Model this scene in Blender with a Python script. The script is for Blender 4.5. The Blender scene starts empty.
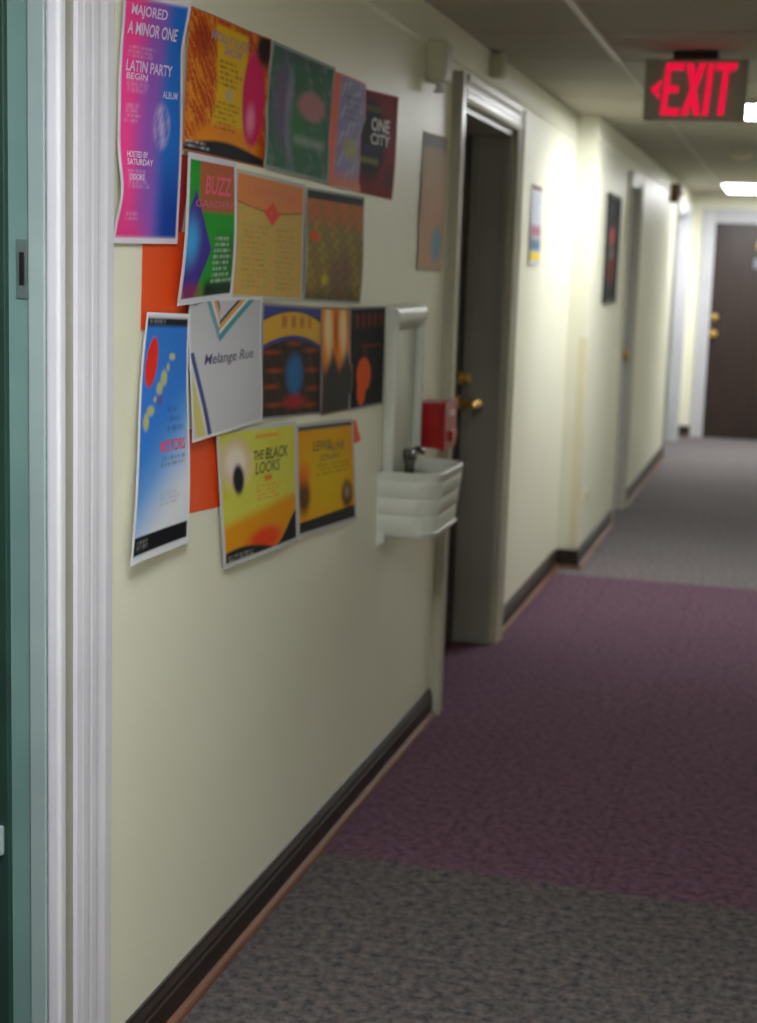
import bpy, bmesh, math, random
import numpy as np
from mathutils import Vector, Matrix
random.seed(3)
C = bpy.context.scene.collection
sc = bpy.context.scene

# ------------------------------------------------------------------ camera geometry (757 x 1023)
IW, IH = 757, 1023
cc = np.array([378.5, 511.5])
V1 = np.array([798, 281.]) - cc
VZ = np.array([70, 9900.]) - cc
F = math.sqrt(-(V1 @ VZ))
Yc = np.array([V1[0], V1[1], F]); Yc /= np.linalg.norm(Yc)
Dn = np.array([VZ[0], VZ[1], F]); Dn /= np.linalg.norm(Dn)
Zc = -Dn
Xc = np.cross(Yc, Zc)
R = np.array([Xc, Yc, Zc])
EYE = np.array([0, 0, 1.47])
def ray(u, v): return R @ np.array([u-cc[0], v-cc[1], F])
def onx(u, v, x):
    d = ray(u, v); return EYE + d*(x/d[0])

WA = -1.085      # near wall plane
WC = -0.98       # wall plane after the jog
YJ = 7.52        # jog
YE = 14.40       # end wall
ZC = 2.225       # ceiling
WT = 0.22        # wall thickness

def lin(c):
    a = np.asarray(c, float)/255.0
    return np.where(a <= 0.04045, a/12.92, ((a+0.055)/1.055)**2.4)

# ------------------------------------------------------------------ materials
def mat(name, rgb, rough=0.6, metal=0.0, emit=None, estr=0, spec=0.5, noise=None, bump=None, coat=0):
    m = bpy.data.materials.new(name); m.use_nodes = True
    nt = m.node_tree; p = nt.nodes['Principled BSDF']
    c = tuple(lin(rgb))+(1,)
    p.inputs['Base Color'].default_value = c
    p.inputs['Roughness'].default_value = rough
    p.inputs['Metallic'].default_value = metal
    p.inputs['Specular IOR Level'].default_value = spec
    if coat:
        p.inputs['Coat Weight'].default_value = coat; p.inputs['Coat Roughness'].default_value = 0.25
    if emit is not None:
        p.inputs['Emission Color'].default_value = tuple(lin(emit))+(1,)
        p.inputs['Emission Strength'].default_value = estr
    tc = nt.nodes.new('ShaderNodeTexCoord')
    if noise:
        scale, rgb2, lo, hi = noise[:4]
        mp = nt.nodes.new('ShaderNodeMapping'); nt.links.new(tc.outputs['Object'], mp.inputs[0])
        if len(noise) > 4: mp.inputs['Scale'].default_value = noise[4]
        n = nt.nodes.new('ShaderNodeTexNoise'); n.inputs['Scale'].default_value = scale; n.inputs['Detail'].default_value = 4
        nt.links.new(mp.outputs[0], n.inputs['Vector'])
        r = nt.nodes.new('ShaderNodeValToRGB')
        r.color_ramp.elements[0].position = lo; r.color_ramp.elements[0].color = c
        r.color_ramp.elements[1].position = hi; r.color_ramp.elements[1].color = tuple(lin(rgb2))+(1,)
        nt.links.new(n.outputs['Fac'], r.inputs[0]); nt.links.new(r.outputs[0], p.inputs['Base Color'])
    if bump:
        n2 = nt.nodes.new('ShaderNodeTexNoise'); n2.inputs['Scale'].default_value = bump[0]; n2.inputs['Detail'].default_value = 5
        nt.links.new(tc.outputs['Object'], n2.inputs['Vector'])
        b = nt.nodes.new('ShaderNodeBump'); b.inputs['Strength'].default_value = bump[1]; b.inputs['Distance'].default_value = 0.002
        nt.links.new(n2.outputs['Fac'], b.inputs['Height']); nt.links.new(b.outputs[0], p.inputs['Normal'])
    return m

M = {}
M['wall'] = mat('cream_wall_paint', (232,231,212), 0.42, noise=(1.7, (227,226,205), .35, .7), bump=(60, .25))
M['ceil'] = mat('ceiling_tile', (176,172,154), 0.85, noise=(160, (162,158,140), .45, .6), bump=(140, .5))
M['crosstee'] = mat('cross_tee', (190,187,170), 0.6, noise=(8, (182,179,162), .4, .6))
M['tee'] = mat('ceiling_grid', (206,203,188), 0.5, noise=(8, (198,195,180), .4, .6))
M['white'] = mat('white_gloss_trim', (212,211,219), 0.45, noise=(3, (204,203,212), .4, .7))
M['casing'] = mat('grey_cream_trim', (186,182,164), 0.32, noise=(3, (176,172,154), .4, .7))
M['farcasing'] = mat('far_door_trim', (188,188,192), 0.4, noise=(3, (180,180,186), .4, .7))
M['grey'] = mat('grey_jamb_paint', (152,150,138), 0.4, noise=(4, (144,142,130), .4, .7))
M['grey2'] = mat('pale_grey_frame', (176,176,170), 0.35, noise=(4, (168,168,162), .4, .7))
M['teal'] = mat('cool_lit_grey_paint', (112,142,138), 0.45, noise=(5, (100,130,128), .4, .7))  # cool side-room light painted into the jamb colour as a teal tint
M['teal2'] = mat('pale_cool_lit_paint', (150,168,166), 0.45, noise=(5, (140,158,157), .4, .7))  # paler frame tone, same cool light mixed into the colour
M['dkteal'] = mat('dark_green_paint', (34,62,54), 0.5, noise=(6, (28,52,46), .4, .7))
M['brown'] = mat('dark_brown_door', (50,34,27), 0.45, noise=(6, (32,22,18), .35, .7, (6,6,.6)))
M['base'] = mat('dark_stained_baseboard', (44,31,24), 0.45, noise=(9, (28,20,15), .35, .7, (3,.4,3)))
M['shoe'] = mat('red_brown_shoe_moulding', (122,82,62), 0.4, noise=(12, (100,64,48), .35, .7, (3,.3,3)))
M['brass'] = mat('brass', (226,190,104), 0.45, .7, noise=(20, (196,150,70), .4, .6))
M['ivory'] = mat('ivory_metal_box', (206,203,178), 0.4, noise=(14, (198,195,170), .4, .6))
M['porc'] = mat('white_enamel', (206,209,198), 0.38, noise=(5, (199,202,191), .4, .6))
M['chrome'] = mat('dark_chrome', (110,110,108), 0.25, 1.0, noise=(20, (96,96,94), .4, .6))
M['red'] = mat('red_enamel', (168,14,20), 0.35, noise=(14, (150,10,16), .4, .6))
M['redpale'] = mat('pale_red_lettering', (225,190,190), 0.5, noise=(14, (215,180,180), .4, .6))
M['black'] = mat('black_plastic', (26,25,24), 0.5, noise=(14, (20,20,19), .4, .6))
M['signface'] = mat('sign_grey_green_face', (172,174,154), 0.5, noise=(14, (164,166,146), .4, .6))
M['exit'] = mat('lit_red_letters', (190,10,40), 0.5, emit=(232,10,60), estr=.58, noise=(14, (215,10,50), .4, .6))
M['diff'] = mat('lit_diffuser', (240,240,245), 0.5, emit=(250,252,255), estr=22.0, noise=(30, (235,235,240), .4, .6))
M['diffnear'] = mat('lit_diffuser_near', (240,240,245), 0.5, emit=(250,252,255), estr=24.0, noise=(30, (235,235,240), .4, .6))
M['tan'] = mat('tan_vinyl_guard', (226,220,190), 0.5, noise=(5, (220,213,182), .4, .6))
M['rusty'] = mat('brown_enamel', (134,98,62), 0.4, noise=(20, (110,76,48), .4, .6))
M['orange'] = mat('orange_paper', (240,84,22), 0.6, noise=(3, (228,74,16), .4, .7))
M['plate'] = mat('cream_plate', (218,214,182), 0.4, noise=(14, (208,204,172), .4, .6))
M['plateteal'] = mat('grey_strike_plate', (96,110,108), 0.4, noise=(14, (84,98,96), .4, .6))
M['slot'] = mat('dark_slot', (50,46,40), 0.5, noise=(14, (44,40,36), .4, .6))
M['greyplaque'] = mat('grey_plaque', (120,122,130), 0.4, noise=(14, (108,110,118), .4, .6))

def carpet(name, a, b, c_, seams=None):
    m = bpy.data.materials.new(name); m.use_nodes = True
    nt = m.node_tree; p = nt.nodes['Principled BSDF']; p.inputs['Roughness'].default_value = 0.95
    p.inputs['Specular IOR Level'].default_value = 0.1
    tc = nt.nodes.new('ShaderNodeTexCoord')
    n = nt.nodes.new('ShaderNodeTexNoise'); n.inputs['Scale'].default_value = 42; n.inputs['Detail'].default_value = 6; n.inputs['Roughness'].default_value = .7
    nt.links.new(tc.outputs['Object'], n.inputs['Vector'])
    r = nt.nodes.new('ShaderNodeValToRGB'); cr = r.color_ramp
    cr.elements[0].position = .36; cr.elements[0].color = tuple(lin(a))+(1,)
    cr.elements[1].position = .64; cr.elements[1].color = tuple(lin(c_))+(1,)
    e = cr.elements.new(.5); e.color = tuple(lin(b))+(1,)
    nt.links.new(n.outputs['Fac'], r.inputs[0])
    out = r.outputs[0]
    # large scale wear
    n2 = nt.nodes.new('ShaderNodeTexNoise'); n2.inputs['Scale'].default_value = 1.6; n2.inputs['Detail'].default_value = 3
    nt.links.new(tc.outputs['Object'], n2.inputs['Vector'])
    mr = nt.nodes.new('ShaderNodeMapRange'); mr.inputs['To Min'].default_value = .88; mr.inputs['To Max'].default_value = 1.1
    nt.links.new(n2.outputs['Fac'], mr.inputs['Value'])
    mx = nt.nodes.new('ShaderNodeMix'); mx.data_type = 'RGBA'; mx.blend_type = 'MULTIPLY'; mx.inputs['Factor'].default_value = 1
    nt.links.new(out, mx.inputs['A']); nt.links.new(mr.outputs[0], mx.inputs['B']); out = mx.outputs['Result']
    if seams:
        sx = nt.nodes.new('ShaderNodeSeparateXYZ'); nt.links.new(tc.outputs['Object'], sx.inputs[0])
        a1 = nt.nodes.new('ShaderNodeMath'); a1.operation = 'ADD'; a1.inputs[1].default_value = 0.785+4*0.4
        nt.links.new(sx.outputs['X'], a1.inputs[0])
        md = nt.nodes.new('ShaderNodeMath'); md.operation = 'MODULO'; md.inputs[1].default_value = .4
        nt.links.new(a1.outputs[0], md.inputs[0])
        lt = nt.nodes.new('ShaderNodeMath'); lt.operation = 'LESS_THAN'; lt.inputs[1].default_value = .006
        nt.links.new(md.outputs[0], lt.inputs[0])
        ml = nt.nodes.new('ShaderNodeMath'); ml.operation = 'MULTIPLY'; ml.inputs[1].default_value = .25
        nt.links.new(lt.outputs[0], ml.inputs[0])
        mx2 = nt.nodes.new('ShaderNodeMix'); mx2.data_type = 'RGBA'
        nt.links.new(ml.outputs[0], mx2.inputs['Factor']); nt.links.new(out, mx2.inputs['A'])
        mx2.inputs['B'].default_value = tuple(lin(tuple(int(k*.55) for k in a)))+(1,)
        out = mx2.outputs['Result']
    nt.links.new(out, p.inputs['Base Color'])
    bn = nt.nodes.new('ShaderNodeTexNoise'); bn.inputs['Scale'].default_value = 220
    nt.links.new(tc.outputs['Object'], bn.inputs['Vector'])
    b_ = nt.nodes.new('ShaderNodeBump'); b_.inputs['Strength'].default_value = .5; b_.inputs['Distance'].default_value = .004
    nt.links.new(bn.outputs['Fac'], b_.inputs['Height']); nt.links.new(b_.outputs[0], p.inputs['Normal'])
    return m
M['carpet_near'] = carpet('dimmed_brown_grey_carpet', (58,56,68), (90,85,84), (112,104,101))  # browner speckle, colour also darkened to offset the strong near light
M['carpet_grey'] = carpet('grey_speckled_carpet', (76,76,90), (108,102,102), (130,122,118))
M['carpet_purple'] = carpet('plum_carpet', (74,53,66), (96,72,86), (116,88,102), seams=True)

pm = bpy.data.materials.new('printed_paper'); pm.use_nodes = True
_p = pm.node_tree.nodes['Principled BSDF']; _a = pm.node_tree.nodes.new('ShaderNodeAttribute'); _a.attribute_name = 'print'
pm.node_tree.links.new(_a.outputs['Color'], _p.inputs['Base Color']); _p.inputs['Roughness'].default_value = .6; _p.inputs['Specular IOR Level'].default_value = .05
M['print'] = pm
INK = {}
def ink(rgb):
    if rgb not in INK: INK[rgb] = mat('ink', rgb, .5, noise=(50, tuple(min(255, k+6) for k in rgb), .4, .6))
    return INK[rgb]

# ------------------------------------------------------------------ mesh helpers
class MB:
    def __init__(s): s.bm = bmesh.new()
    def box(s, x0, x1, y0, y1, z0, z1, bev=0, mi=0, seg=2):
        m = Matrix.Translation(((x0+x1)/2, (y0+y1)/2, (z0+z1)/2)) @ Matrix.Diagonal((abs(x1-x0), abs(y1-y0), abs(z1-z0), 1))
        r = bmesh.ops.create_cube(s.bm, size=1, matrix=m)
        fs = set(f for v in r['verts'] for f in v.link_faces)
        for f in fs: f.material_index = mi
        if bev:
            es = list(set(e for v in r['verts'] for e in v.link_edges))
            bmesh.ops.bevel(s.bm, geom=es, offset=bev, segments=seg, affect='EDGES', profile=.5)
        return s
    def prism(s, pts, axis, a0, a1, cap=True):
        def P(p, a):
            if axis == 'z': return (p[0], p[1], a)
            if axis == 'y': return (p[0], a, p[1])
            return (a, p[0], p[1])
        A = [s.bm.verts.new(P(p, a0)) for p in pts]; B = [s.bm.verts.new(P(p, a1)) for p in pts]
        n = len(pts)
        for i in range(n): s.bm.faces.new((A[i], A[(i+1) % n], B[(i+1) % n], B[i]))
        if cap: s.bm.faces.new(A[::-1]); s.bm.faces.new(B)
        return s
    def lathe(s, prof, origin, axis, n=24):
        # prof: (radius, distance along axis)
        ax = Vector(axis).normalized(); q = ax.to_track_quat('Z', 'Y').to_matrix()
        rings = []
        for r, h in prof:
            rings.append([s.bm.verts.new(Vector(origin)+q @ Vector((r*math.cos(2*math.pi*k/n), r*math.sin(2*math.pi*k/n), h))) for k in range(n)])
        for i in range(len(rings)-1):
            for k in range(n): s.bm.faces.new((rings[i][k], rings[i][(k+1) % n], rings[i+1][(k+1) % n], rings[i+1][k]))
        s.bm.faces.new(rings[0][::-1]); s.bm.faces.new(rings[-1])
        return s
    def tube(s, pts, r, n=12):
        pts = [Vector(p) for p in pts]; rr = r if isinstance(r, (list, tuple)) else [r]*len(pts); rings = []
        for i, p in enumerate(pts):
            t = (pts[min(i+1, len(pts)-1)]-pts[max(i-1, 0)]).normalized(); q = t.to_track_quat('Z', 'Y').to_matrix()
            rings.append([s.bm.verts.new(p+q @ Vector((rr[i]*math.cos(2*math.pi*k/n), rr[i]*math.sin(2*math.pi*k/n), 0))) for k in range(n)])
        for i in range(len(rings)-1):
            for k in range(n): s.bm.faces.new((rings[i][k], rings[i][(k+1) % n], rings[i+1][(k+1) % n], rings[i+1][k]))
        s.bm.faces.new(rings[0][::-1]); s.bm.faces.new(rings[-1])
        return s
    def build(s, name, m, parent=None, smooth=False):
        bmesh.ops.recalc_face_normals(s.bm, faces=s.bm.faces)
        me = bpy.data.meshes.new(name); s.bm.to_mesh(me); s.bm.free()
        for k in (m if isinstance(m, (list, tuple)) else [m]): me.materials.append(k)
        if smooth:
            for p in me.polygons: p.use_smooth = True
            try: me.set_sharp_from_angle(angle=math.radians(40))
            except Exception: pass
        o = bpy.data.objects.new(name, me); C.objects.link(o)
        if parent:
            o.parent = parent
            if parent.type == 'EMPTY' or True:
                o.matrix_parent_inverse = parent_world(parent).inverted()
        return o
def parent_world(o):
    m = Matrix.Translation(o.location)
    if o.parent: m = parent_world(o.parent) @ o.matrix_parent_inverse @ m
    return m
def empty(name, loc):
    o = bpy.data.objects.new(name, None); o.empty_display_size = .05; o.location = loc; C.objects.link(o); return o
def tag(o, label, cat, group=None):
    o['label'] = label; o['category'] = cat
    if group: o['group'] = group
    return o
def struct(o): o['kind'] = 'structure'; return o

# ------------------------------------------------------------------ shell
XR = 0.78; YB = -1.9
fl = MB()
for (y0, y1, mi) in ((YB, 3.50, 2), (3.50, 7.35, 1), (7.35, YE, 0)):
    fl.box(-1.32, XR, y0, y1, -.06, 0, mi=mi)
struct(fl.build('floor', [M['carpet_grey'], M['carpet_purple'], M['carpet_near']]))
struct(MB().box(-2.6, -1.3, .3, 3.6, -.06, -.002).build('floor', M['dkteal']))
struct(MB().box(-2.6, XR+.1, YB-.1, YE+.1, ZC, ZC+.08).build('ceiling', M['ceil']))

D0 = (1.20, 2.12, 2.06)     # opening y0,y1,top
D1 = (4.86, 5.83, 2.00)
D2 = (9.02, 9.62, 2.02)
D3 = (12.62, 13.92, 2.02)
w = MB()
def seg(xf, y0, y1, z0=0, z1=ZC): w.box(xf-WT if xf == WA else WA-WT, xf, y0, y1, z0, z1)
seg(WA, YB, D0[0]); seg(WA, D0[0], D0[1], D0[2]); seg(WA, D0[1], D1[0]); seg(WA, D1[0], D1[1], D1[2]); seg(WA, D1[1], YJ)
seg(WC, YJ, D2[0]); seg(WC, D2[0], D2[1], D2[2]); seg(WC, D2[1], D3[0]); seg(WC, D3[0], D3[1], D3[2]); seg(WC, D3[1], YE)
struct(w.build('wall_left', M['wall']))
struct(MB().box(XR, XR+.1, YB, YE, 0, ZC).build('wall_right', M['wall']))
struct(MB().box(-1.3, XR+.1, YB-.1, YB, 0, ZC).build('wall_back', M['wall']))
DE = (-.775, .14, 1.985)
we = MB()
we.box(WA-WT, DE[0], YE, YE+.12, 0, ZC); we.box(DE[1], XR+.1, YE, YE+.12, 0, ZC); we.box(DE[0], DE[1], YE, YE+.12, DE[2], ZC)
struct(we.build('wall_end', M['wall']))
# side room seen past the near door frame
sr = MB()
sr.box(-2.6, -2.5, .3, 3.6, 0, ZC); sr.box(-2.6, WA-WT, .2, .3, 0, ZC); sr.box(-2.6, WA-WT, 3.6, 3.7, 0, ZC)
struct(sr.build('wall_side', M['dkteal']))

# picture-rail seam along the top of the left wall and the band above it
rail = MB()
def railseg(x, y0, y1):
    rail.prism([(x-.001, 2.110), (x+.005, 2.112), (x+.008, 2.118), (x+.005, 2.124), (x-.001, 2.128)], 'y', y0, y1)
railseg(WA, YB, YJ); railseg(WC, YJ, YE)
rail.box(WA, WC+.012, YJ-.012, YJ, 2.110, 2.128)
struct(rail.build('trim_1', M['wall']))
# ceiling grid
g = MB(); gc = MB()
for x in (-.672, -.062, .548): g.box(x-.013, x+.013, YB, 5.6, ZC-.007, ZC, .001); gc.box(x-.007, x+.007, 5.6, YE, ZC-.004, ZC, .001)
y = 5.60-12*.61
while y < YE:
    gc.box(WA, XR, y-.009, y+.009, ZC-.003, ZC, .001); y += .61
struct(g.build('trim_2', M['tee'])); struct(gc.build('trim_3', M['crosstee']))

# baseboards (board + shoe moulding)
def baseboard(runs, name, ex=None):
    b = MB(); s = MB()
    for x, y0, y1 in runs:
        b.prism([(x, 0), (x+.014, 0), (x+.014, .062), (x+.011, .066), (x+.012, .078), (x+.006, .088), (x+.004, .094), (x, .096)], 'y', y0, y1)
        s.prism([(x+.014, 0)]+[(x+.014+.014*math.cos(t), .018*math.sin(t)) for t in (0, .4, .8, 1.2, 1.57)], 'y', y0, y1)
    if ex: ex(b, s)
    o = struct(b.build(name, M['base']))
    q = s.build('shoe_moulding', M['shoe'], o); q['label'] = 'reddish brown shoe moulding'
    return o
def exj(b, s):
    b.box(WA+.012, WC+.014, YJ-.014, YJ, 0, .095, .003); s.box(WA+.02, WC+.028, YJ-.028, YJ-.014, 0, .016, .004)
baseboard([(WA, D0[1]+.17, D1[0]-.10)], 'baseboard_left')
baseboard([(WA, D1[1]+.10, YJ-.0)], 'baseboard_middle', exj)
baseboard([(WC, YJ, D2[0]-.06)], 'baseboard_left')
baseboard([(WC, D2[1]+.03, D3[0]-.09)], 'baseboard_far')
be = MB().box(WC, DE[0]-.102, YE-.016, YE, 0, .10, .004)
o = struct(be.build('baseboard_end', M['base']))
MB().box(WC, DE[0]-.102, YE-.03, YE-.016, 0, .018, .005).build('shoe_moulding', M['shoe'], o)
struct(MB().box(XR-.015, XR, YB, YE, 0, .096, .004).build('baseboard_right', M['base']))

# ------------------------------------------------------------------ doorways
def casing_profile(x, ya, yb, t=.03, flutes=2):
    # ya = opening side, yb = outer (thick) side; returns polygon in (x,y)
    pts = [(x, ya), (x+t*.7, ya), (x+t*.78, ya+(yb-ya)*.12)]
    n = 4*flutes
    for i in range(flutes):
        a = .16+i*(.5/flutes); b = a+.5/flutes
        pts += [(x+t*.84, ya+(yb-ya)*a), (x+t*.84, ya+(yb-ya)*(a+(b-a)*.55)), (x+t*.79, ya+(yb-ya)*(a+(b-a)*.7)), (x+t*.79, ya+(yb-ya)*(a+(b-a)*.9))]
    pts += [(x+t*.86, ya+(yb-ya)*.7), (x+t, ya+(yb-ya)*.78), (x+t, ya+(yb-ya)*.97), (x+t*.9, yb), (x, yb)]
    return pts
def casing(x, y0, y1, top, wd, t=.03, near=True, far=True, wn=None):
    b = MB()
    if near: b.prism(casing_profile(x, y0, y0-(wn or wd), t), 'z', 0, top+wd)
    if far: b.prism(casing_profile(x, y1, y1+wd, t), 'z', 0, top+wd)
    # head: profile swept along y
    pr = [(p[0], top+(p[1])) for p in casing_profile(x, 0, wd, t)]
    b.prism(pr, 'y', y0-(wn or wd)*.0, y1+wd*.0)
    return b

# door_1 : grey recessed doorway beside the fountain
d1 = struct(empty('door_1', (WA, (D1[0]+D1[1])/2, 0)))
XD = WA-.15
MB().box(XD-.045, XD, D1[0]+.03, D1[1]-.03, .01, D1[2]-.03, .003).build('door_slab', M['brown'], d1)
j = MB()
for (a, b) in ((D1[0], D1[0]+.022), (D1[1]-.022, D1[1])): j.box(WA-WT, WA+.001, a, b, 0, D1[2])
j.box(WA-WT, WA+.001, D1[0], D1[1], D1[2]-.022, D1[2])
j.box(XD, XD+.035, D1[1]-.036, D1[1]-.02, 0, D1[2]-.02, .002); j.box(XD, XD+.035, D1[0]+.02, D1[0]+.036, 0, D1[2]-.02, .002)
j.box(WA-.03, WA, D1[1]-.028, D1[1]-.02, 0, D1[2]-.02, .002)
j.build('door_jamb', M['grey'], d1)
casing(WA, D1[0], D1[1], D1[2], .085, .034).build('door_casing', M['casing'], d1)
lv = MB(); ly = D1[1]-.115
lv.lathe([(.030, 0), (.032, .006), (.026, .012), (.013, .014), (.012, .075), (.016, .08)], (XD, ly, .965), (1, 0, 0))
lv.tube([(XD+.078, ly+.012, .965), (XD+.086, ly-.01, .968), (XD+.088, ly-.06, .968), (XD+.082, ly-.12, .962)], [.014, .016, .015, .010])
lv.build('lever_handle', M['brass'], d1, True)
lk = MB()
lk.lathe([(.025, 0), (.027, .008), (.02, .02), (.018, .03)], (XD, ly, 1.06), (1, 0, 0)); lk.box(XD+.028, XD+.05, ly-.005, ly+.005, 1.042, 1.078, .002)
lk.build('deadbolt', M['brass'], d1, True)

# door_2 : narrow closet door in the far wall
d2 = struct(empty('door_2', (WC, (D2[0]+D2[1])/2, 0)))
XD2 = WC-.075
MB().box(XD2-.04, XD2, D2[0]+.02, D2[1]-.02, .01, D2[2]-.02, .003).build('door_slab', M['grey2'], d2)
j = MB()
for (a, b) in ((D2[0], D2[0]+.02), (D2[1]-.02, D2[1])): j.box(WA-WT, WC+.001, a, b, 0, D2[2])
j.box(WA-WT, WC+.001, D2[0], D2[1], D2[2]-.02, D2[2]); j.box(XD2, XD2+.03, D2[1]-.03, D2[1]-.02, 0, D2[2]-.02)
j.build('door_jamb', M['grey2'], d2)
casing(WC, D2[0], D2[1], D2[2], .045, .02).build('door_casing', M['casing'], d2)
MB().lathe([(.024, 0), (.026, .006), (.012, .010), (.010, .035), (.026, .045), (.03, .062), (.02, .074)], (XD2, D2[1]-.085, .985), (1, 0, 0)).build('door_knob', M['brass'], d2, True)

# door_3 : pale door close to the end wall
d3 = struct(empty('door_3', (WC, 13.1, 0)))
MB().box(XD2-.04, XD2, D3[0]+.02, 13.33, .01, D3[2]-.02, .003).build('door_slab', M['grey'], d3)
MB().box(XD2-.04, XD2, 13.34, D3[1]-.02, .01, D3[2]-.02, .003).build('door_slab', M['grey'], d3)
j = MB()
for (a, b) in ((D3[0], D3[0]+.02), (D3[1]-.02, D3[1])): j.box(WA-WT, WC+.001, a, b, 0, D3[2])
j.box(WA-WT, WC+.001, D3[0], D3[1], D3[2]-.02, D3[2])
j.build('door_jamb', M['farcasing'], d3)
casing(WC, D3[0], D3[1], D3[2], .08, .025).build('door_casing', M['farcasing'], d3)

# door_4 : dark door in the end wall
d4 = struct(empty('door_4', ((DE[0]+DE[1])/2, YE, 0)))
MB().box(DE[0]+.012, DE[1]-.012, YE+.02, YE+.065, .008, DE[2]-.012, .003).build('door_slab', M['brown'], d4)
j = MB()
j.box(DE[0], DE[0]+.014, YE-.001, YE+.12, 0, DE[2]); j.box(DE[1]-.014, DE[1], YE-.001, YE+.12, 0, DE[2]); j.box(DE[0], DE[1], YE-.001, YE+.12, DE[2]-.014, DE[2])
j.build('door_jamb', M['farcasing'], d4)
b = MB()
def cprof(u0, u1, flip): return [(u0, YE), (u0, YE-.014), (u0+(u1-u0)*.3, YE-.02), (u0+(u1-u0)*.35, YE-.012), (u0+(u1-u0)*.7, YE-.016), (u0+(u1-u0)*.78, YE-.028), (u1, YE-.026), (u1, YE)]
b.prism(cprof(DE[0], DE[0]-.10, 0), 'z', 0, DE[2]+.11); b.prism(cprof(DE[1], DE[1]+.11, 0), 'z', 0, DE[2]+.11)
b.prism([(p[1], DE[2]+(p[0])) for p in [(q[0], q[1]) for q in cprof(0, .11, 0)]], 'x', DE[0], DE[1])
b.build('door_casing', M['farcasing'], d4)
k = MB(); k.lathe([(.03, 0), (.032, .008), (.02, .018), (.016, .03)], (DE[0]+.055, YE+.02, 1.115), (0, -1, 0)); k.build('deadbolt', M['brass'], d4, True)
k = MB(); k.lathe([(.032, 0), (.03, .01), (.012, .014), (.011, .04), (.028, .05), (.03, .065), (.018, .075)], (DE[0]+.055, YE+.02, .965), (0, -1, 0)); k.build('door_knob', M['brass'], d4, True)
k = MB(); k.lathe([(.035, 0), (.035, .006), (.022, .012)], (-.345, YE+.02, 1.79), (0, -1, 0))
k.tube([(-.345+.035*math.sin(t), YE-.0, 1.765-.035*math.cos(t)) for t in [i*.4-2.4 for i in range(13)]], .006)
k.build('knocker', M['brass'], d4, True)
MB().box(-.40, -.30, YE+.012, YE+.02, 1.57, 1.66, .003).build('name_plaque', M['greyplaque'], d4)

# door_5 : the near door frame at the left edge (open doorway)
d5 = struct(empty('door_5', (WA, D0[1], 0)))
cb = casing(WA, D0[0], D0[1]+.042, D0[2]+.02, .122, .016, near=True)
cb.build('door_casing', M['white'], d5)
e5 = MB(); yj = D0[1]
e5.box(WA-.012, WA+.012, yj-.02, yj+.004, 0, D0[2]+.02, .006, seg=3)
e5.build('frame_edge', M['white'], d5)
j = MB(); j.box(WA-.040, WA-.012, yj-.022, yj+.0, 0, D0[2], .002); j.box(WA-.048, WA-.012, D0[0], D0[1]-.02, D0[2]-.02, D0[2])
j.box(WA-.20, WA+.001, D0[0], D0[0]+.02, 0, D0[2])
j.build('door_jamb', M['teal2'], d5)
j2 = MB(); j2.box(WA-.082, WA-.038, yj-.018, yj+.001, 0, D0[2], .002); j2.build('door_rabbet', M['teal'], d5)
j3 = MB(); j3.box(WA-WT, WA-.074, yj-.030, yj+.001, 0, D0[2], .002); j3.build('door_stop', M['dkteal'], d5)
eg = MB().box(WA-.002, WA+.004, yj+.002, yj+.044, 0, D0[2]+.02); eg.build('shaded_reveal', M['grey'], d5)  # grey stands for the shade on this step of the white frame
s5 = MB(); s5.box(WA-.060, WA-.041, yj-.0205, yj-.0175, 1.405, 1.495, .001); s5.build('strike_plate', M['plateteal'], d5)
s6 = MB(); s6.box(WA-.055, WA-.046, yj-.0215, yj-.019, 1.425, 1.475, .001); q = s6.build('latch_hole', M['black'], d5)
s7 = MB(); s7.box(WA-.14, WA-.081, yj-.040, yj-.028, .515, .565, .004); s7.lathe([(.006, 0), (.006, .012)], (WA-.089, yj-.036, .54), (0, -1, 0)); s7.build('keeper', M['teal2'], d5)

# corner guard on the jog
cg = MB(); z0, z1 = .11, 1.16
cg.prism([(WC+.003, YJ+.03), (WC+.003, YJ-.003), (WC-.04, YJ-.003), (WC-.04, YJ), (WC, YJ), (WC, YJ+.03)], 'z', z0, z1)
tag(cg.build('corner_guard', M['tan']), 'tall tan strip guarding the lower outside corner where the wall steps out', 'corner guard')

# outlet plate low on the stepped-out wall
ot = empty('outlet', (WC, 7.83, .32))
MB().box(WC, WC+.006, 7.72, 7.93, .275, .365, .003).build('cover_plate', M['plate'], ot)
for yy in (7.775, 7.875):
    MB().box(WC+.005, WC+.009, yy-.018, yy+.018, .29, .35, .004).build('socket', M['plate'], ot)
    MB().box(WC+.008, WC+.0096, yy-.009, yy-.005, .322, .338).box(WC+.008, WC+.0096, yy+.005, yy+.009, .322, .338).build('slot', M['slot'], ot)
tag(ot, 'cream double outlet plate low on the wall past the step', 'outlet')

# ------------------------------------------------------------------ ceiling things
def troffer(x0, x1, y0, y1, label, dm='diff'):
    t = empty('ceiling_light', ((x0+x1)/2, (y0+y1)/2, ZC))
    f = MB(); zb = ZC-.022
    f.box(x0, x1, y0, y0+.025, zb, ZC, .003); f.box(x0, x1, y1-.025, y1, zb, ZC, .003)
    f.box(x0, x0+.025, y0+.02, y1-.02, zb, ZC, .003); f.box(x1-.025, x1, y0+.02, y1-.02, zb, ZC, .003)
    f.build('frame', M['tee'], t)
    MB().box(x0+.02, x1-.02, y0+.02, y1-.02, zb+.004-.004, ZC-.002, .004).build('diffuser', M[dm], t)
    return tag(t, label, 'ceiling light', 'fluorescent ceiling lights')
troffer(-.655, -.08, 6.80, 7.46, 'bright fluorescent ceiling light peeking out from behind the exit sign')
troffer(-.655, -.08, 12.5, 13.70, 'bright fluorescent ceiling light nearest the dark end door')
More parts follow.
